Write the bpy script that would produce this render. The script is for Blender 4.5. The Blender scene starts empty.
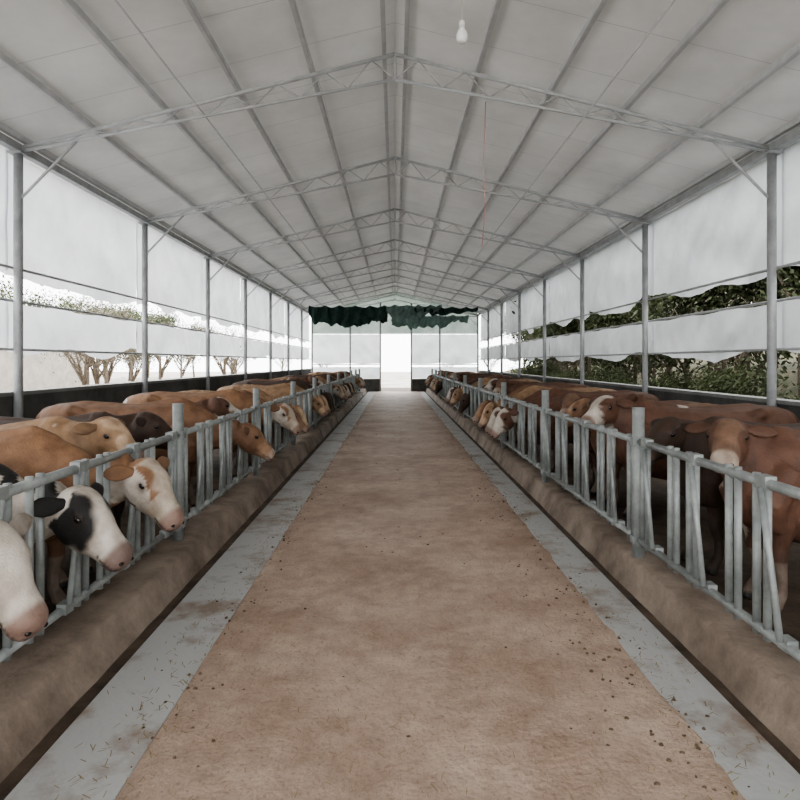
import bpy, bmesh, math, random
from mathutils import Vector, Matrix, noise
random.seed(7)
D=bpy.data; C=bpy.context
# ------------------------------------------------------------------ materials
def mat(name, base, rough=0.8, metal=0.0, noise_scale=None, col2=None, bump=0.0, bscale=40, detail=8, lo=0.35, hi=0.65, transl=0.0, obj=True):
    m=D.materials.new(name); m.use_nodes=True; nt=m.node_tree; N=nt.nodes; L=nt.links
    p=N['Principled BSDF']; p.inputs['Base Color'].default_value=(*base,1); p.inputs['Roughness'].default_value=rough; p.inputs['Metallic'].default_value=metal
    tc=N.new('ShaderNodeTexCoord')
    colsock=None
    if col2:
        n=N.new('ShaderNodeTexNoise'); n.inputs['Scale'].default_value=noise_scale; n.inputs['Detail'].default_value=detail; n.inputs['Roughness'].default_value=0.65
        L.new(tc.outputs['Object'],n.inputs['Vector'])
        r=N.new('ShaderNodeValToRGB'); r.color_ramp.elements[0].position=lo; r.color_ramp.elements[1].position=hi
        r.color_ramp.elements[0].color=(*base,1); r.color_ramp.elements[1].color=(*col2,1)
        L.new(n.outputs['Fac'],r.inputs['Fac']); L.new(r.outputs['Color'],p.inputs['Base Color']); colsock=r.outputs['Color']
    if bump>0:
        n2=N.new('ShaderNodeTexNoise'); n2.inputs['Scale'].default_value=bscale; n2.inputs['Detail'].default_value=6
        L.new(tc.outputs['Object'],n2.inputs['Vector'])
        b=N.new('ShaderNodeBump'); b.inputs['Strength'].default_value=bump; b.inputs['Distance'].default_value=0.02
        L.new(n2.outputs['Fac'],b.inputs['Height']); L.new(b.outputs['Normal'],p.inputs['Normal'])
    if transl>0:
        t=N.new('ShaderNodeBsdfTranslucent'); t.inputs['Color'].default_value=(*base,1)
        if colsock: L.new(colsock,t.inputs['Color'])
        mx=N.new('ShaderNodeMixShader'); mx.inputs['Fac'].default_value=transl
        L.new(p.outputs['BSDF'],mx.inputs[1]); L.new(t.outputs['BSDF'],mx.inputs[2]); L.new(mx.outputs['Shader'],N['Material Output'].inputs['Surface'])
    return m
M={}
def dirt_mat():
    m=D.materials.new('packed_dirt'); m.use_nodes=True; nt=m.node_tree; N=nt.nodes; L=nt.links; p=N['Principled BSDF']
    p.inputs['Roughness'].default_value=0.6
    tc=N.new('ShaderNodeTexCoord')
    def nz(s,d=8,vec=None):
        n=N.new('ShaderNodeTexNoise'); n.inputs['Scale'].default_value=s; n.inputs['Detail'].default_value=d; n.inputs['Roughness'].default_value=.65
        L.new(vec or tc.outputs['Object'],n.inputs['Vector']); return n
    def ramp(src,a,b,ca,cb):
        r=N.new('ShaderNodeValToRGB'); e=r.color_ramp.elements; e[0].position=a; e[1].position=b; e[0].color=(*ca,1); e[1].color=(*cb,1); L.new(src,r.inputs['Fac']); return r
    a=ramp(nz(1.1).outputs['Fac'],.35,.66,(.35,.245,.185),(.54,.425,.345))
    b=ramp(nz(7).outputs['Fac'],.36,.60,(.55,.51,.48),(1,1,1))
    c=ramp(nz(60,4).outputs['Fac'],.33,.47,(.40,.33,.28),(1,1,1))
    mx=N.new('ShaderNodeMix'); mx.data_type='RGBA'; mx.blend_type='MULTIPLY'; mx.inputs[0].default_value=.45
    L.new(a.outputs[0],mx.inputs[6]); L.new(b.outputs[0],mx.inputs[7])
    mx2=N.new('ShaderNodeMix'); mx2.data_type='RGBA'; mx2.blend_type='MULTIPLY'; mx2.inputs[0].default_value=.5
    L.new(mx.outputs[2],mx2.inputs[6]); L.new(c.outputs[0],mx2.inputs[7])
    L.new(mx2.outputs[2],p.inputs['Base Color'])
    bp=N.new('ShaderNodeBump'); bp.inputs['Strength'].default_value=.6; bp.inputs['Distance'].default_value=.02
    L.new(nz(25,8).outputs['Fac'],bp.inputs['Height']); L.new(bp.outputs[0],p.inputs['Normal'])
    return m
M['dirt']=dirt_mat()
M['strip']=mat('feed_strip_tile',(.25,.195,.155),.5,0,1.9,(.42,.425,.42),.15,30,lo=.36,hi=.50)
M['curb']=mat('dirty_concrete',(.11,.078,.056),.8,0,1.6,(.31,.25,.20),.5,25,lo=.36,hi=.66)
M['pen']=mat('pen_mud',(.045,.031,.022),.8,0,3,(.12,.085,.06),.7,14)
M['wall']=mat('dark_concrete_wall',(.05,.05,.048),.85,0,1.5,(.11,.107,.10),.3,30)
M['walltop']=mat('wall_coping_concrete',(.16,.16,.155),.8,0,3,(.24,.24,.23),.2,30)
M['galv']=mat('galvanised_steel',(.20,.215,.21),.5,.3,6,(.35,.37,.36),.05,50)
M['steel']=mat('painted_steel_frame',(.30,.31,.315),.5,.2,5,(.42,.43,.435),.03,50)
M['truss']=mat('truss_light_steel',(.42,.43,.435),.5,.1,5,(.52,.53,.535),.03,50)
M['roof']=mat('roof_lining_sheet',(.68,.68,.67),.6,0,.8,(.80,.80,.79),.05,8,transl=.13)
M['purlin']=mat('purlin_steel',(.50,.51,.515),.55,.05,4,(.60,.61,.615),.03,40)
M['seam']=mat('roof_seam_strip',(.55,.55,.55),.7)
M['tarp']=mat('white_tarpaulin',(.68,.71,.745),.5,0,1.2,(.84,.86,.885),.4,5,transl=.42)
M['net']=mat('dark_green_shade_net',(.012,.03,.025),.9,0,5,(.03,.07,.06),.3,30,transl=.1)
M['net2']=mat('faded_green_shade_net',(.10,.15,.14),.9,0,3,(.2,.27,.25),.3,30,transl=.4)
M['gable']=mat('gable_green_sheet',(.22,.27,.24),.7,0,1,(.34,.39,.36),.1,10,transl=.45)
M['bark']=mat('tree_bark',(.08,.062,.045),.9,0,10,(.15,.12,.09),.6,30)
M['leaf']=mat('tree_foliage',(.030,.046,.018),.7,0,1.5,(.090,.105,.045),transl=.25)
M['dryleaf']=mat('dry_foliage',(.13,.12,.09),.8,0,1.5,(.22,.20,.16),transl=.3)
M['ground']=mat('outside_ground',(.24,.20,.165),.9,0,.35,(.50,.47,.43),.4,5)
M['hay']=mat('hay_straw',(.16,.115,.05),.85,0,5,(.30,.24,.12))
M['clod']=mat('manure_clod',(.07,.047,.03),.9,0,20,(.14,.10,.065),.5,40)
M['wire']=mat('cable_sheath',(.55,.52,.50),.6,0)
M['redwire']=mat('pink_cord',(.6,.35,.33),.6,0)
M['bulbglass']=mat('bulb_white_glass',(.88,.88,.86),.15,0)
M['bulbbase']=mat('bulb_socket_plastic',(.75,.75,.73),.4,0)
M['brick']=mat('outbuilding_wall',(.30,.27,.24),.9,0,2,(.42,.39,.35),.2,20)
M['outroof']=mat('outbuilding_roof',(.10,.09,.09),.8,0,2,(.2,.18,.17),.2,20)
def cowmat():
    m=D.materials.new('cow_hide'); m.use_nodes=True; nt=m.node_tree; N=nt.nodes; L=nt.links; p=N['Principled BSDF']
    p.inputs['Roughness'].default_value=.65
    a=N.new('ShaderNodeVertexColor'); a.layer_name='Col'
    tc=N.new('ShaderNodeTexCoord'); n=N.new('ShaderNodeTexNoise'); n.inputs['Scale'].default_value=9; n.inputs['Detail'].default_value=8
    L.new(tc.outputs['Object'],n.inputs['Vector'])
    r=N.new('ShaderNodeValToRGB'); r.color_ramp.elements[0].position=.3; r.color_ramp.elements[1].position=.65; r.color_ramp.elements[0].color=(.52,.47,.43,1); r.color_ramp.elements[1].color=(1,1,1,1)
    L.new(n.outputs['Fac'],r.inputs['Fac'])
    mx=N.new('ShaderNodeMix'); mx.data_type='RGBA'; mx.blend_type='MULTIPLY'; mx.inputs[0].default_value=.9
    L.new(a.outputs['Color'],mx.inputs[6]); L.new(r.outputs[0],mx.inputs[7]); L.new(mx.outputs[2],p.inputs['Base Color'])
    n2=N.new('ShaderNodeTexNoise'); n2.inputs['Scale'].default_value=90; n2.inputs['Detail'].default_value=4; L.new(tc.outputs['Object'],n2.inputs['Vector'])
    b=N.new('ShaderNodeBump'); b.inputs['Strength'].default_value=.5; b.inputs['Distance'].default_value=.01
    L.new(n2.outputs['Fac'],b.inputs['Height']); L.new(b.outputs[0],p.inputs['Normal'])
    return m
M['cow']=cowmat()
M['eye']=mat('cow_eye',(.008,.006,.005),.08,0)
M['horn']=mat('cow_horn',(.45,.38,.28),.45,0,20,(.2,.16,.12))
# ------------------------------------------------------------------ mesh builder
class B:
    def __init__(s): s.v=[]; s.f=[]; s.m=[]; s.sm=[]
    def add(s,vs,fs,mi=0,sm=False):
        o=len(s.v); s.v+= [Vector(v) for v in vs]
        for f in fs: s.f.append([i+o for i in f]); s.m.append(mi); s.sm.append(sm)
    def box(s,a,b,mi=0):
        x0,y0,z0=a; x1,y1,z1=b
        s.add([(x0,y0,z0),(x1,y0,z0),(x1,y1,z0),(x0,y1,z0),(x0,y0,z1),(x1,y0,z1),(x1,y1,z1),(x0,y1,z1)],
          [(0,3,2,1),(4,5,6,7),(0,1,5,4),(1,2,6,5),(2,3,7,6),(3,0,4,7)],mi)
    def tube(s,a,b,r,mi=0,n=10,r2=None):
        s.path([a,b],[r,r if r2 is None else r2],mi,n)
    def path(s,pts,rs,mi=0,n=10,squash=1.0,caps=True):
        pts=[Vector(p) for p in pts]; vs=[]; fs=[]
        ref=None
        for i,p in enumerate(pts):
            t=(pts[min(i+1,len(pts)-1)]-pts[max(i-1,0)]).normalized()
            if ref is None: ref=Vector((0,1,0)) if abs(t.y)<.9 else Vector((1,0,0))
            u=(ref-t*ref.dot(t)).normalized(); w=t.cross(u)
            for k in range(n):
                an=2*math.pi*k/n; vs.append(p+u*math.cos(an)*rs[i]*squash+w*math.sin(an)*rs[i])
        for i in range(len(pts)-1):
            for k in range(n):
                k2=(k+1)%n; fs.append((i*n+k,i*n+k2,(i+1)*n+k2,(i+1)*n+k))
        if caps:
            fs.append(tuple(range(n-1,-1,-1))); fs.append(tuple((len(pts)-1)*n+k for k in range(n)))
        s.add(vs,fs,mi,True)
    def loft(s,rings,mi=0,n=20,e=2.3,sm=True):
        vs=[];fs=[]
        for c,side,up,rw,rh in rings:
            for k in range(n):
                an=2*math.pi*k/n; ca,sa=math.cos(an),math.sin(an)
                vs.append(Vector(c)+Vector(side)*math.copysign(abs(ca)**(2/e),ca)*rw+Vector(up)*math.copysign(abs(sa)**(2/e),sa)*rh)
        for i in range(len(rings)-1):
            for k in range(n):
                k2=(k+1)%n; fs.append((i*n+k,i*n+k2,(i+1)*n+k2,(i+1)*n+k))
        fs.append(tuple(range(n-1,-1,-1))); fs.append(tuple((len(rings)-1)*n+k for k in range(n)))
        s.add(vs,fs,mi,sm)
    def mesh(s,name,mats):
        me=D.meshes.new(name); me.from_pydata([tuple(v) for v in s.v],[],s.f)
        for m in mats: me.materials.append(m)
        me.polygons.foreach_set('material_index',s.m); me.polygons.foreach_set('use_smooth',s.sm)
        me.update(); 
        bm=bmesh.new(); bm.from_mesh(me); bmesh.ops.recalc_face_normals(bm,faces=bm.faces); bm.to_mesh(me); bm.free()
        return me
    def obj(s,name,mats,loc=(0,0,0)):
        o=D.objects.new(name,s.mesh(name,mats)); o.location=loc; C.scene.collection.objects.link(o); return o
def put(name,me,loc,rz=0,sc=1):
    o=D.objects.new(name,me); o.location=loc; o.rotation_euler=(0,0,rz); o.scale=(sc,sc,sc) if not hasattr(sc,'__len__') else sc; C.scene.collection.objects.link(o); return o
# ------------------------------------------------------------------ key dimensions
H=1.7; F=620.0
XW=4.8; Y0=-4.1; Y1=35.9; BAY=4.0
XL=-1.85; XR=1.90
def roofz(x): return 5.76-.25*abs(x)
# ------------------------------------------------------------------ floors
def grid(b,x0,x1,y0,y1,nx,ny,zf,mi=0,sm=True):
    vs=[];fs=[]
    for j in range(ny+1):
        for i in range(nx+1):
            u=i/nx; y=y0+(y1-y0)*j/ny
            xa=x0(y) if callable(x0) else x0; xb=x1(y) if callable(x1) else x1
            x=xa+(xb-xa)*u; vs.append((x,y,zf(x,y)))
    for j in range(ny):
        for i in range(nx):
            a=j*(nx+1)+i; fs.append((a,a+1,a+nx+2,a+nx+1))
    b.add(vs,fs,mi,sm)
b=B(); b.box((-XW,Y0-3,-.35),(XW,Y1+6,-.03)); b.obj('floor',[M['pen']])
b=B()
nf=lambda x,y,s=1:noise.noise(Vector((x*s,y*s,3.1)))
grid(b,lambda y:-1.15+.03*nf(5,y,1.7)+.015*nf(9,y,6),lambda y:1.43+.03*nf(25,y,1.7)+.015*nf(19,y,6),Y0-2,Y1-.2,24,420,
     lambda x,y:.0+.012*nf(x,y,2.2)+.007*nf(x,y,7)-(.03 if (x<-1.12 or x>1.39) else 0))
b.obj('dirt_aisle',[M['dirt']])
for x0,x1 in ((-1.53,-1.10),(1.37,1.68)):
    b=B(); b.box((x0,Y0-2,-.04),(x1,Y1,-.012)); b.obj('feed_strip',[M['strip']])
def curb(xi,xo):
    b=B(); s=1 if xo>xi else -1; vs=[];fs=[]; ny=220
    prof=[(0,-.03),(.03,.05),(.05,.11),(.065,.165),(.09,.185),(abs(xo-xi)-.02,.19),(abs(xo-xi),.17),(abs(xo-xi),-.05)]
    for j in range(ny+1):
        y=Y0+(Y1-Y0)*j/ny
        for k,(dx,z) in enumerate(prof):
            vs.append((xi+s*dx+.012*nf(k*3,y,1.9)+.008*nf(k*7,y,6),y,z+(.009*nf(k*5+xi,y,2.4) if 0<k<7 else 0)))
    n=len(prof)
    for j in range(ny):
        for k in range(n-1): a=j*n+k; fs.append((a,a+1,a+n+1,a+n))
    fs.append(tuple(range(n))); fs.append(tuple(range(ny*n,ny*n+n)))
    b.add(vs,fs,0,True); b.obj('concrete_curb',[M['curb']])
curb(-1.62,-2.02); curb(1.76,2.07)
# ------------------------------------------------------------------ low walls
for nm,x,h in (('wall_left',-XW,1.27),('wall_right',XW,1.17)):
    b=B(); s=1 if x>0 else -1
    b.box((min(x+s*.06,x+s*.26),Y0,-.1),(max(x+s*.06,x+s*.26),Y1,h),0)
    b.box((min(x+s*.04,x+s*.28),Y0,h),(max(x+s*.04,x+s*.28),Y1,h+.05),1)
    b.obj(nm,[M['wall'],M['walltop']])
# ------------------------------------------------------------------ columns & trusses
fy=[Y0+BAY*k for k in range(11)]
b=B(); b.tube((0,0,-.03),(0,0,4.36),.055,0,12); b.box((-.1,-.1,-.03),(.1,.1,.0)); b.box((-.09,-.09,4.34),(.09,.09,4.37))
colm=b.mesh('steel_column',[M['steel']])
b=B()
zt=lambda x:5.62-.25*abs(x)-.0; zb=lambda x:5.30-.192*abs(x)
for s in (-1,1):
    b.tube((0,0,zt(0)),(s*XW,0,zt(XW)),.026); b.tube((0,0,zb(0)),(s*XW,0,zb(XW)),.021)
    n=8; 
    for k in range(n):
        xa=s*XW*k/n; xm=s*XW*(k+.5)/n; xb=s*XW*(k+1)/n
        b.tube((xa,0,zb(xa)),(xm,0,zt(xm)),.009,0,6); b.tube((xm,0,zt(xm)),(xb,0,zb(xb)),.009,0,6)
    b.tube((s*XW,0,3.75),(s*(XW-.75),0,zb(XW-.75)),.018)
b.tube((0,0,zb(0)),(0,0,zt(0)),.02)
trm=b.mesh('roof_truss',[M['truss']])
for y in fy:
    for s in (-1,1): put('steel_column',colm,(s*XW,y,0))
    put('roof_truss',trm,(0,y,0))
for s in (-1,1):
    b=B(); b.box((s*XW-.05,Y0,4.37),(s*XW+.05,Y1,4.47)); 
    for z,r in ((2.90,.018),(2.48,.018),(1.86,.018)): b.tube((s*(XW+.07),Y0,z),(s*(XW+.07),Y1,z),r)
    b.obj('eave_beam',[M['steel']])
for x in (-2.4,2.4):
    b=B(); b.tube((x,Y0,zb(x)-.03),(x,Y1,zb(x)-.03),.010,0,8); b.obj('roof_tie_rod',[M['truss']])
for x in (.12,1.05,2.0,2.95,3.9,4.72):
    for s in (-1,1):
        b=B(); z=roofz(x)-.01
        b.box((s*x-.008,Y0,z-.07),(s*x+.008,Y1,z)); xx=s*x
        b.box((min(xx,xx+s*.045),Y0,z-.075),(max(xx,xx+s*.045),Y1,z-.065)); b.obj('roof_purlin',[M['purlin']])
b=B()
for s in (-1,1):
    grid(b,0,s*(XW+.35),Y0-.3,Y1+.3,1,1,lambda x,y:roofz(x))
    grid(b,0,s*(XW+.35),Y0-.3,Y1+.3,1,1,lambda x,y:roofz(x)+.05)
    y=Y0+.5
    while y<Y1:
        b.add([(0,y-.006,roofz(0)-.010),(0,y+.006,roofz(0)-.010),(s*XW,y+.006,roofz(XW)-.010),(s*XW,y-.006,roofz(XW)-.010)],[(0,1,2,3)],1)
        y+=1.0
b.obj('ceiling',[M['roof'],M['seam']])
# ------------------------------------------------------------------ curtains
def curtain(x,ya,yb,z0,z1,seed,name='side_curtain',axis='x',m='tarp',amp=.075,sag=.12):
    b=B(); ny=44; nz=14; vs=[];fs=[]
    for j in range(ny+1):
        t=j/ny; y=ya+(yb-ya)*t
        for k in range(nz+1):
            w=k/nz; zlow=z0+sag*noise.noise(Vector((seed*3.3,y*.9,0)))*1.2-sag*.6*math.sin(math.pi*t)+sag*.2*noise.noise(Vector((seed,y*4,2)))
            ztop=z1-(sag*.35*abs(math.sin(math.pi*t*3)) if z1<4 else 0)
            z=zlow+(ztop-zlow)*w
            d=amp*(noise.noise(Vector((y*1.1+seed,z*1.6,seed)))+.5*noise.noise(Vector((y*3.1+z*2.5,z*1.2,seed+9)))+.3*noise.noise(Vector((y*8-z*5,z*2.2,seed+3))))*(1.1-w*.5)*(.25+.75*min(1,4*t,4*(1-t)))
            vs.append((x+d,y,z) if axis=='x' else (y,x+d,z))
    for j in range(ny):
        for k in range(nz): a=j*(nz+1)+k; fs.append((a,a+1,a+nz+2,a+nz+1))
    b.add(vs,fs,0,True)
    return b.obj(name,[M[m]])
for i in range(10):
    ya,yb=fy[i]-.03,fy[i+1]+.03; o=.02*(i%2)
    curtain(XW+.15+o,ya,yb,2.92,4.42,i+1,sag=.15); curtain(XW+.15+o,ya,yb,1.84,2.50,i+31)
    curtain(-XW-.15-o,ya,yb,2.86,4.42,i+61,sag=.16); curtain(-XW-.15-o,ya,yb,1.88,2.50,i+91)
# ------------------------------------------------------------------ far gable end
b=B()
for x in (-2.6,-.85,.95,2.6): b.tube((x,Y1+.05,-.03),(x,Y1+.05,zb(x)),.05)
for z in (1.55,3.35,4.34): b.tube((-XW,Y1+.05,z),(-.85,Y1+.05,z),.025); b.tube((.95,Y1+.05,z),(XW,Y1+.05,z),.025)
b.tube((-.85,Y1+.05,3.35),(.95,Y1+.05,3.35),.025)
b.obj('end_frame',[M['steel']])
for k,(xa,xb) in enumerate(((-4.8,-2.62),(-2.58,-.87),(.97,2.58),(2.62,4.8))):
    curtain(Y1+.23,xa,xb,1.62,3.32,200+k,'end_curtain','y',sag=.06)
    curtain(Y1+.23,xa,xb,.75,1.42,230+k,'end_curtain','y',sag=.05)
    bb=B(); bb.box((xa,Y1+.12,-.05),(xb,Y1+.3,.72)); bb.obj('wall_end',[M['wall']])
b=B(); b.add([(-XW,Y1+.14,3.38),(XW,Y1+.14,3.38),(XW,Y1+.14,roofz(XW)),(0,Y1+.14,roofz(0)),(-XW,Y1+.14,roofz(XW))],[(0,1,2,3,4)]); b.obj('wall_gable',[M['gable']])
def net(xa,xb,y,ztop,drop,seed,mm='net'):
    # tied to a truss chord at intervals, gathered folds and a ragged hem
    b=B(); nx=90;nz=12;vs=[];fs=[]
    for i in range(nx+1):
        t=i/nx;x=xa+(xb-xa)*t
        zt_=ztop-.09*abs(math.sin(math.pi*t*5))-.05*nf(x,seed,2)
        dp=drop*(.55+.35*nf(x,seed+4,1.1)+.25*nf(x,seed+7,4)+.3*math.sin(math.pi*min(1,t*1.3)))
        for k in range(nz+1):
            w=k/nz; vs.append((x+.06*nf(x*4,w*3+seed,1),y+.16*nf(x*3.5,w+seed,1.6)+.10*math.sin(x*13+w*2),zt_-dp*w))
    for i in range(nx):
        for k in range(nz): a=i*(nz+1)+k; fs.append((a,a+1,a+nz+2,a+nz+1))
    b.add(vs,fs,0,True); b.obj('shade_net',[M[mm]])
net(-3.9,-.4,27.9,4.25,1.0,1.0)
net(-3.6,-.4,31.9,4.35,.8,4.0)
net(-.6,2.4,31.9,4.65,.7,2.0,'net2')
net(1.0,4.3,31.9,4.55,.40,7.0)
net(-.2,4.2,35.6,4.4,.8,9.0,'net2')
# ------------------------------------------------------------------ fences
MOD=.7475
def fence(x,posts,s):
    b=B(); b.tube((0,0,.12),(0,0,1.34),.046,0,14); b.tube((0,0,1.34),(0,0,1.345),.05,0,14)
    for z in (.32,1.08): b.box((-.055,-.03,z-.03),(.055,.03,z+.03))
    pm=b.mesh('fence_post',[M['galv']])
    for y in posts: put('fence_post',pm,(x,y,0))
    b=B(); L=2.99
    b.tube((0,.03,1.08),(0,L-.03,1.08),.027); b.tube((0,.03,.32),(0,L-.03,.32),.025)
    for k in range(4):
        c=MOD*(k+.5)
        for o in (-.19,-.285,.19,.285):
            b.tube((0,c+o,.28),(0,c+o,1.12),.021,0,10)
        b.tube((.03*s,c+.20,1.06),(.03*s,c+.04,.34),.018,0,8)
        b.box((-.03,c+.16,1.05),(.03,c+.25,1.12)); b.box((-.02,c+.0,.30),(.035,c+.08,.36))
    pan=b.mesh('feed_fence_panel',[M['galv']])
    for y in posts[:-1]: put('feed_fence_panel',pan,(x,y,0))
LP=[5.29-2.99*2+2.99*k for k in range(12)]; RP=[4.84-2.99*2+2.99*k for k in range(12)]
fence(XL,LP,1); fence(XR,RP,-1)
# ------------------------------------------------------------------ cattle
def nrm(v): return Vector(v).normalized()
def make_cow(name,base,pitch,yaw,scheme,neckup=False,horns=False):
    b=B(); X=Vector((1,0,0));Yv=Vector((0,1,0));Z=Vector((0,0,1))
    T=[(-1.66,.98,.09,.12),(-1.61,.955,.19,.22),(-1.50,.94,.245,.29),(-1.32,.925,.275,.325),(-1.1,.89,.285,.345),(-.85,.845,.325,.375),(-.6,.83,.335,.39),(-.35,.84,.31,.395),(-.14,.87,.265,.385),(.04,.88,.22,.34),(.15,.89,.17,.27),(.21,.90,.11,.17)]
    b.loft([(Vector((x,0,z)),Yv,Z,w,h) for x,z,w,h in T],0,24,2.35)
    for s in (-1,1):
        b.path([(-1.40,s*.10,1.17),(-1.22,s*.22,1.17),(-1.08,s*.17,1.12)],[.06,.07,.045])
        b.path([(-.1,s*.2,1.02),(.06,s*.2,.78),(.02,s*.18,.6)],[.1,.13,.09])
    b.path([(-1.6,0,1.15),(-1.2,0,1.22),(-.6,0,1.18),(-.1,0,1.25),(.05,0,1.18)],[.055,.05,.05,.06,.06])
    f=Vector((math.cos(pitch)*math.cos(yaw),math.cos(pitch)*math.sin(yaw),-math.sin(pitch)))
    sd=Z.cross(f).normalized(); up=f.cross(sd).normalized()
    if up.z<0: up=-up
    P=Vector(base)
    if neckup: pts=[Vector((-.12,0,1.0)),Vector((.05,0,1.04)),P*.5+Vector((.06,0,.56)),P-f*.03-up*.03]
    else: pts=[Vector((-.12,0,.97)),Vector((.1,0,.93)),Vector((.32,P.y*.3,.89)),P-f*.02-up*.02]
    rr=[(.2,.31),(.165,.255),(.12,.175),(.105,.13)]
    rings=[]
    for i in range(9):
        t=i/8*3; k=min(int(t),2); u=t-k
        p0=pts[max(k-1,0)];p1=pts[k];p2=pts[k+1];p3=pts[min(k+2,3)]
        c=.5*((2*p1)+(p2-p0)*u+(2*p0-5*p1+4*p2-p3)*u*u+(3*p1-p0-3*p2+p3)*u**3)
        tan=.5*((p2-p0)+2*(2*p0-5*p1+4*p2-p3)*u+3*(3*p1-p0-3*p2+p3)*u*u); tan.normalize()
        w=rr[k][0]+(rr[k+1][0]-rr[k][0])*u; h=rr[k][1]+(rr[k+1][1]-rr[k][1])*u
        side=Z.cross(tan).normalized(); uu=tan.cross(side)
        rings.append((c,side,uu,w,h))
    b.loft(rings,0,20,2.1)
    HR=[(-.04,.01,.075,.075),(.0,.0,.115,.12),(.07,-.01,.128,.145),(.14,-.02,.125,.152),(.205,-.025,.108,.14),(.27,-.03,.088,.115),(.33,-.03,.080,.093),(.385,-.033,.088,.083),(.43,-.037,.088,.076),(.465,-.045,.070,.058),(.48,-.045,.045,.037)]
    b.loft([(P+f*t+up*o,sd,up,w,h) for t,o,w,h in HR],0,20,2.5)
    for s in (-1,1): b.path([P+f*.11+sd*s*.09+up*.06,P+f*.18+sd*s*.105+up*.055],[.036,.03])
    for s in (-1,1):
        y=s*.165; q=random.uniform(-.04,.04)
        b.path([(.0,y,.80),(-.05,y,.62),(-.03+q,y,.47),(-.03+q,y,.38),(-.05+q,y,.28),(-.05+q,y,.14),(-.02+q,y,.10),(-.0+q,y,.05),(.03+q,y,0.0)],[.13,.105,.062,.058,.040,.040,.048,.05,.06],0,12)
        y=s*.175; q=random.uniform(-.05,.05)
        b.path([(-1.38,y,.98),(-1.30,y+s*.02,.80),(-1.22,y+s*.02,.65),(-1.36+q*.5,y,.53),(-1.49+q,y,.43),(-1.47+q,y,.34),(-1.44+q,y,.15),(-1.41+q,y,.10),(-1.39+q,y,.05),(-1.36+q,y,0)],[.13,.165,.125,.085,.058,.045,.041,.048,.05,.06],0,12)
    b.path([(-1.62,0,1.16),(-1.70,0,1.08),(-1.72,.01,.85),(-1.71,.02,.62),(-1.70,.02,.5),(-1.69,.02,.36)],[.04,.036,.026,.024,.045,.02],0,8)
    me=b.mesh(name+'_raw',[M['cow']])
    tmp=D.objects.new('tmp',me); C.scene.collection.objects.link(tmp)
    md=tmp.modifiers.new('r','REMESH'); md.mode='VOXEL'; md.voxel_size=.018; md.use_smooth_shade=True
    ms=tmp.modifiers.new('s','SMOOTH'); ms.factor=.5; ms.iterations=5
    dg=C.evaluated_depsgraph_get(); ev=tmp.evaluated_get(dg); m2=D.meshes.new_from_object(ev)
    D.objects.remove(tmp)
    bm=bmesh.new(); bm.from_mesh(m2); nb=len(bm.verts)
    e=B()
    for s in (-1,1):
        root=P+f*.035+sd*s*.10+up*.05; dr=(sd*s*1.0-f*.25-up*.18).normalized()
        th=(f*.5+up*.8); th=(th-dr*th.dot(dr)).normalized(); wd=dr.cross(th).normalized()
        e.loft([(root+dr*t,wd,th,w,h) for t,w,h in ((-.02,.022,.02),(.03,.034,.016),(.08,.05,.013),(.13,.052,.011),(.175,.036,.009),(.205,.012,.005))],0,12,2)
    for s in (-1,1):
        c=P+f*.155+sd*s*.114+up*.042; rg=[]
        for k in range(7):
            a=math.pi*k/6; rg.append((c+f*math.cos(a)*.025,sd,up,max(.001,math.sin(a)*.02),max(.001,math.sin(a)*.02)))
        e.loft(rg,1,10,2)
        c=P+f*.468+sd*s*.045-up*.022; rg=[]
        for k in range(5):
            a=math.pi*k/4; rg.append((c+f*math.cos(a)*.012,sd,up,max(.001,math.sin(a)*.017),max(.001,math.sin(a)*.012)))
        e.loft(rg,1,8,2)
        if horns:
            r=P+f*.02+sd*s*.07+up*.10
            e.path([r,r+sd*s*.05+up*.02,r+sd*s*.075+up*.05],[.024,.018,.006],2,8)
    em=e.mesh('ex',[M['cow'],M['eye'],M['horn']])
    bm.from_mesh(em)
    me3=D.meshes.new(name); bm.to_mesh(me3); bm.free()
    for k in ('cow','eye','horn'): me3.materials.append(M[k])
    for p in me3.polygons: p.use_smooth=True
    ca=me3.color_attributes.new('Col','FLOAT_COLOR','POINT')
    body,face,patch,th,muz=scheme
    body=Vector(body);face=Vector(face);patch=Vector(patch);muz=Vector(muz)
    data=[]
    so=random.uniform(0,50)
    for i,v in enumerate(me3.vertices):
        c=v.co; q=c-P; t=q.dot(f); s=q.dot(sd); u=q.dot(up)
        n=noise.noise(Vector((c.x*1.6+so,c.y*1.3,c.z*1.6)))+.35*noise.noise(Vector((c.x*6,c.y*6,c.z*6+so)))
        col=body.copy()
        if n>th: col=patch
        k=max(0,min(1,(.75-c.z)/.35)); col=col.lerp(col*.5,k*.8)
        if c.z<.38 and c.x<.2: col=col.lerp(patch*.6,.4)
        if c.z<.06: col=Vector((.03,.025,.02))
        if c.x<-1.64 and c.z<.56: col=patch*.8
        hd=t>-.06 and abs(s)<.17 and abs(u)<.2 
        if i>=nb: hd=False; col=body*.8
        if hd:
            nn=noise.noise(Vector((q.x*9+so,q.y*9,q.z*9)))
            fw=.05+.06*nn+.05*max(0,t-.2)
            mask=max(0,min(1,(fw+.03-abs(s))/.02)); mask=max(mask,max(0,min(1,(t-.27-.08*nn)/.02))); mask*=max(0,min(1,(t-.0-.03*nn)/.02))
            col=col.lerp(face,mask)
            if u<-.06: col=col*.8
            col=col.lerp(muz,max(0,min(1,(t-.375)/.03)))
            if t>.34 and -.078<u<-.062: col=muz*.3
            de=((t-.155)**2+(u-.042)**2)**.5
            if de<.05 and abs(s)>.08: col=col.lerp(Vector((.05,.03,.02)),.75*(1-de/.05))
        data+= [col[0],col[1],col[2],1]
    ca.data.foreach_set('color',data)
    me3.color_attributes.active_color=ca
    return me3
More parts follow.
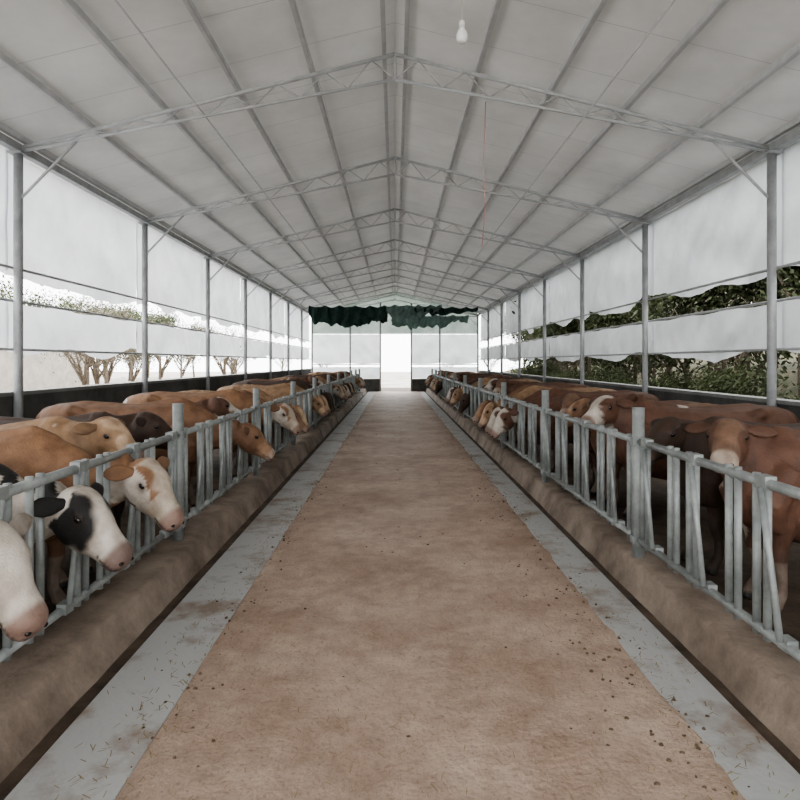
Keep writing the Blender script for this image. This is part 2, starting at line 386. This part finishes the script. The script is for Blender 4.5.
tan=(.32,.20,.115); red=(.125,.058,.034); dk=(.055,.030,.019); blk=(.012,.011,.011); crm=(.50,.43,.35); wht=(.56,.51,.45)
pk=(.28,.19,.155)
S={'tan':(tan,(.52,.37,.25),crm,.5,pk),'tanw':((.26,.14,.075),crm,wht,.40,pk),'red':(red,(.22,.13,.085),crm,.8,(.44,.36,.30)),'redw':(red,wht,wht,.55,pk),
   'dk':(dk,dk,dk,.9,(.10,.07,.05)),'blk':(blk,wht,wht,.3,(.2,.14,.12)),'wht':(wht,wht,(.20,.11,.06),.4,pk),'mid':((.20,.105,.058),(.33,.2,.12),crm,.6,(.38,.28,.22))}
R=math.radians
V={}
V['L_wht']=make_cow('cow_a',(.52,0,.96),R(47),R(-14),S['wht'])
V['L_blk']=make_cow('cow_b',(.56,0,.96),R(38),R(-10),S['blk'])
V['L_tan']=make_cow('cow_c',(.60,0,1.0),R(42),R(-22),S['tanw'])
V['f1']=make_cow('cow_d',(.58,0,.92),R(46),R(12),S['redw'])
V['f2']=make_cow('cow_e',(.58,0,.92),R(50),R(-12),S['tan'])
V['f3']=make_cow('cow_f',(.58,0,.90),R(60),R(0),S['dk'])
V['f4']=make_cow('cow_g',(.58,0,.92),R(38),R(18),S['mid'])
V['u1']=make_cow('cow_h',(.22,0,1.25),R(18),R(58),S['red'],True)
V['u2']=make_cow('cow_i',(.24,0,1.24),R(20),R(35),S['redw'],True)
V['u3']=make_cow('cow_j',(.24,0,1.22),R(26),R(-30),S['mid'],True)
V['u4']=make_cow('cow_k',(.22,0,1.20),R(28),R(20),S['dk'],True)
V['u5']=make_cow('cow_l',(.22,0,1.20),R(30),R(-15),S['tan'],True)
def cow(v,side,y,x,rz=0,sc=1):
    put('cow',V[v],(side*x,y,-.03),(0 if side<0 else math.pi)+rz,sc)
def gaps(posts): return [p+MOD*(k+.5) for p in posts[:-1] for k in range(4)]
gl=[g for g in gaps(LP) if 2.3<g<34.5]; gr=[g for g in gaps(RP) if 2.3<g<34.5]
cyc=['f1','f3','f4','f2','u1','f1','f3','f2','f2','L_tan','f3','u2']
for i,g in enumerate(gl):
    if i in (5,8): continue
    v=['L_wht','L_blk','L_tan','u5','u4','x','f4'][i] if i<7 else cyc[(i*5)%12]
    if i>6 and random.random()<.22: continue
    x=2.36 if v[0]!='u' else 2.56
    if i==0: x=2.33
    if i==2: x=2.33
    cow(v,-1,g,x,random.uniform(-.03,.03),1.0 if i<4 else random.uniform(.95,1.02))
for i,g in enumerate(gr):
    if i in (0,1,4,8): continue
    v={2:'u1',3:'u4',5:'u2',6:'u3',7:'u1',9:'f1'}.get(i,cyc[(i*7+2)%12])
    if i>9 and random.random()<.25: continue
    x=2.40 if v[0]!='u' else 2.58
    cow(v,1,g-(.08 if i==2 else 0),x,random.uniform(-.03,.03),random.uniform(.97,1.02))
# ------------------------------------------------------------------ scattered feed
b=B()
for i in range(4200):
    if random.random()<.68:
        sd=random.choice((-1,1)); x=(-1.2 if sd<0 else 1.42)+random.gauss(0,.12)
    else: x=random.uniform(-1.1,1.35)
    y=1.5+random.random()**1.5*26; z=.012+(0 if -1.13<x<1.38 else -.02); L_=random.uniform(.006,.022); a=random.uniform(0,math.pi); w=.0018
    dx,dy=math.cos(a)*L_,math.sin(a)*L_; px,py=-math.sin(a)*w,math.cos(a)*w
    if x<-1.5 or x>1.66: continue
    b.add([(x-dx-px,y-dy-py,z),(x+dx-px,y+dy-py,z+.006),(x+dx+px,y+dy+py,z+.006),(x-dx+px,y-dy+py,z)],[(0,1,2,3)])
b.obj('scattered_hay',[M['hay']])
b=B()
for i in range(1300):
    r=random.random()
    if r<.6: x=1.26+random.gauss(0,.15)
    elif r<.82: x=-1.08+random.gauss(0,.10)
    else: x=random.uniform(-1.1,1.3)
    if x<-1.5 or x>1.64: continue
    y=1.6+random.random()**1.2*22; s=random.uniform(.003,.012)
    zb_=-.012 if (x<-1.13 or x>1.41) else .0
    n=7; vs=[(x,y,zb_+.002+s*.55)]; q=[s*random.uniform(.6,1.5) for _ in range(n)]
    for rr_,zz in ((.6,.45),(1,-.3)):
        for k in range(n):
            a=2*math.pi*k/n; vs.append((x+math.cos(a)*q[k]*rr_,y+math.sin(a)*q[k]*rr_,zb_+s*zz))
    fs=[(0,k+1,(k+1)%n+1) for k in range(n)]+[(1+k,1+n+k,1+n+(k+1)%n,1+(k+1)%n) for k in range(n)]
    b.add(vs,fs,0,True)
b.obj('manure_clods',[M['clod']])
# ------------------------------------------------------------------ light bulb & cords
bx,by,bz=.54,5.0,4.27
b=B(); zc=roofz(bx)
prof=[(.0,.012),(.006,.03),(.025,.044),(.055,.048),(.085,.040),(.11,.026),(.125,.02)]
b.path([(0,0,h) for h,r in prof],[r for h,r in prof],0,16)
b.path([(0,0,.12),(0,0,.17),(0,0,.185)],[.023,.023,.01],1,14)
b.path([(0,0,.18),(.003,0,.6),(.0,.0,zc-bz-.0)],[.0045]*3,2,6)
b.obj('light_bulb',[M['bulbglass'],M['bulbbase'],M['wire']],(bx,by,bz))
b=B(); b.path([(1.30,8.9,roofz(1.3)),(1.27,8.9,4.5),(1.29,8.9,3.9),(1.25,8.9,3.35)],[.007]*4,0,6); b.obj('hanging_cord',[M['redwire']])
b=B(); pts=[(-.9,y,5.05-.10*math.sin(math.pi*((y-Y0)%4)/4)) for y in [Y0+i*.5 for i in range(80)]]
b.path(pts,[.005]*80,0,6); b.obj('power_cable',[M['wire']])
# ------------------------------------------------------------------ outside
b=B()
grid(b,-80,80,-30,130,2,2,lambda x,y:-.36); b.obj('ground',[M['ground']])
b=B()
grid(b,5.3,24,-10,60,18,60,lambda x,y:-.3+max(0,x-6.2)*.24+.25*nf(x,y,.5)); b.obj('grass_bank',[mat('bank_scrub',(.045,.05,.025),.95,0,1.2,(.15,.13,.075),.8,8)])
def tree(name,h,leaves,seed,spread=1.6,ls=1.0,lm='leaf'):
    random.seed(seed); b=B()
    tips=[]
    def br(p,d,L_,r,lv):
        q=p+d*L_*.5+Vector((random.gauss(0,.05),random.gauss(0,.05),0))*L_; e=q+d*L_*.5+Vector((0,0,.04*L_))
        b.path([p,q,e],[r,r*.8,r*.6],0,7 if lv<2 else 5)
        if lv>=1: tips.append((e,lv)); tips.append((q,lv))
        if lv<3:
            for k in range(4 if lv else 6):
                a=random.uniform(0,6.28); nd=(d*.7+Vector((math.cos(a),math.sin(a),random.uniform(-.1,.7)))*random.uniform(.5,.9)).normalized()
                st=p+(e-p)*random.uniform(.35,1)
                br(st,nd,L_*random.uniform(.5,.72),r*.5,lv+1)
    br(Vector((0,0,-.3)),Vector((0,0,1)),h*.5,.07*h/4,0)
    for i in range(leaves):
        t,_=random.choice(tips); c=t+Vector((random.gauss(0,.22),random.gauss(0,.22),random.gauss(0,.2)))*spread/1.6
        n=nrm((random.gauss(0,1),random.gauss(0,1),random.gauss(.3,1))); u=n.orthogonal().normalized(); w=n.cross(u); s=random.uniform(.04,.09)*ls
        b.add([c-u*s,c-w*s*.45,c+u*s,c+w*s*.45],[(0,1,2,3)],1)
    return b.mesh(name,[M['bark'],M[lm]])
T1=tree('leafy_tree',4.6,8500,11,2.0); T2=tree('leafy_bush',2.6,4200,12); T3=tree('bare_tree',4.4,1300,13,2.2,.6,'dryleaf')
random.seed(21)
for i in range(26): 
    put('leafy_tree',T1,(random.uniform(7.8,10.6),1+i*1.6,.1),random.uniform(0,6),random.uniform(.95,1.4))
for i in range(16): 
    put('leafy_tree',T1,(random.uniform(11.5,14),3+i*3.2,.9),random.uniform(0,6),random.uniform(1.2,1.6))
for i in range(8):
    put('bare_tree',T3,(random.uniform(7.2,8.4),3+i*3.9,.0),random.uniform(0,6),random.uniform(.7,1.0))
for i in range(12):
    put('leafy_bush',T2,(random.uniform(6.7,7.6),2.5+i*2.7,-.2),random.uniform(0,6),random.uniform(.55,.8))
for i in range(14):
    put('bare_tree',T3,(random.uniform(-15.5,-9.5),4+i*3.4,-.3),random.uniform(0,6),random.uniform(1.0,1.5))
for i in range(20):
    put('leafy_tree',T1,(random.uniform(-32,-25),4+i*4.2,-.4),random.uniform(0,6),random.uniform(1.4,2.0))
for i in (0,1,2,5,6,7):
    put('bare_tree',T3,(-16+i*4.4,random.uniform(62,70),-.4),random.uniform(0,6),random.uniform(.8,1.2))
b=B(); b.box((-22,14,-.4),(-17,34,2.6),0); b.add([(-22.3,13.7,2.6),(-16.7,13.7,2.6),(-16.7,34.3,2.6),(-22.3,34.3,2.6),(-19.5,13.7,3.9),(-19.5,34.3,3.9)],[(0,1,4),(3,2,5),(0,4,5,3),(1,2,5,4),(0,1,2,3)],1)
b.obj('outbuilding',[M['brick'],M['outroof']])
b=B()
for i in range(16): b.box((-8.05,1+i*2.5,-.36),(-7.95,1.1+i*2.5,.9))
for z in (.25,.75): b.box((-8.02,1,z),(-7.98,39,z+.08))
b.obj('yard_fence',[M['bark']])
# ------------------------------------------------------------------ world
w=D.worlds.new('overcast_sky'); C.scene.world=w; w.use_nodes=True; N=w.node_tree.nodes; L=w.node_tree.links
bg=N['Background']; tc=N.new('ShaderNodeTexCoord'); sp=N.new('ShaderNodeSeparateXYZ'); rp=N.new('ShaderNodeValToRGB')
L.new(tc.outputs['Generated'],sp.inputs[0]); L.new(sp.outputs['Z'],rp.inputs[0])
rp.color_ramp.elements[0].color=(.93,.945,.96,1); rp.color_ramp.elements[1].color=(1,1,.98,1)
L.new(rp.outputs[0],bg.inputs['Color']); bg.inputs['Strength'].default_value=6.4
try: C.scene.view_settings.look='AgX - Medium High Contrast'
except Exception as ex: print(ex)
# ------------------------------------------------------------------ camera
cd=D.cameras.new('camera'); cam=D.objects.new('camera',cd); C.scene.collection.objects.link(cam)
cam.location=(0,0,H); cam.rotation_euler=(math.pi/2,0,0); cd.sensor_width=36; cd.lens=36*F/800
cd.shift_x=5/800; cd.shift_y=-38/800; cd.clip_end=300; cd.clip_start=.05
C.scene.camera=cam
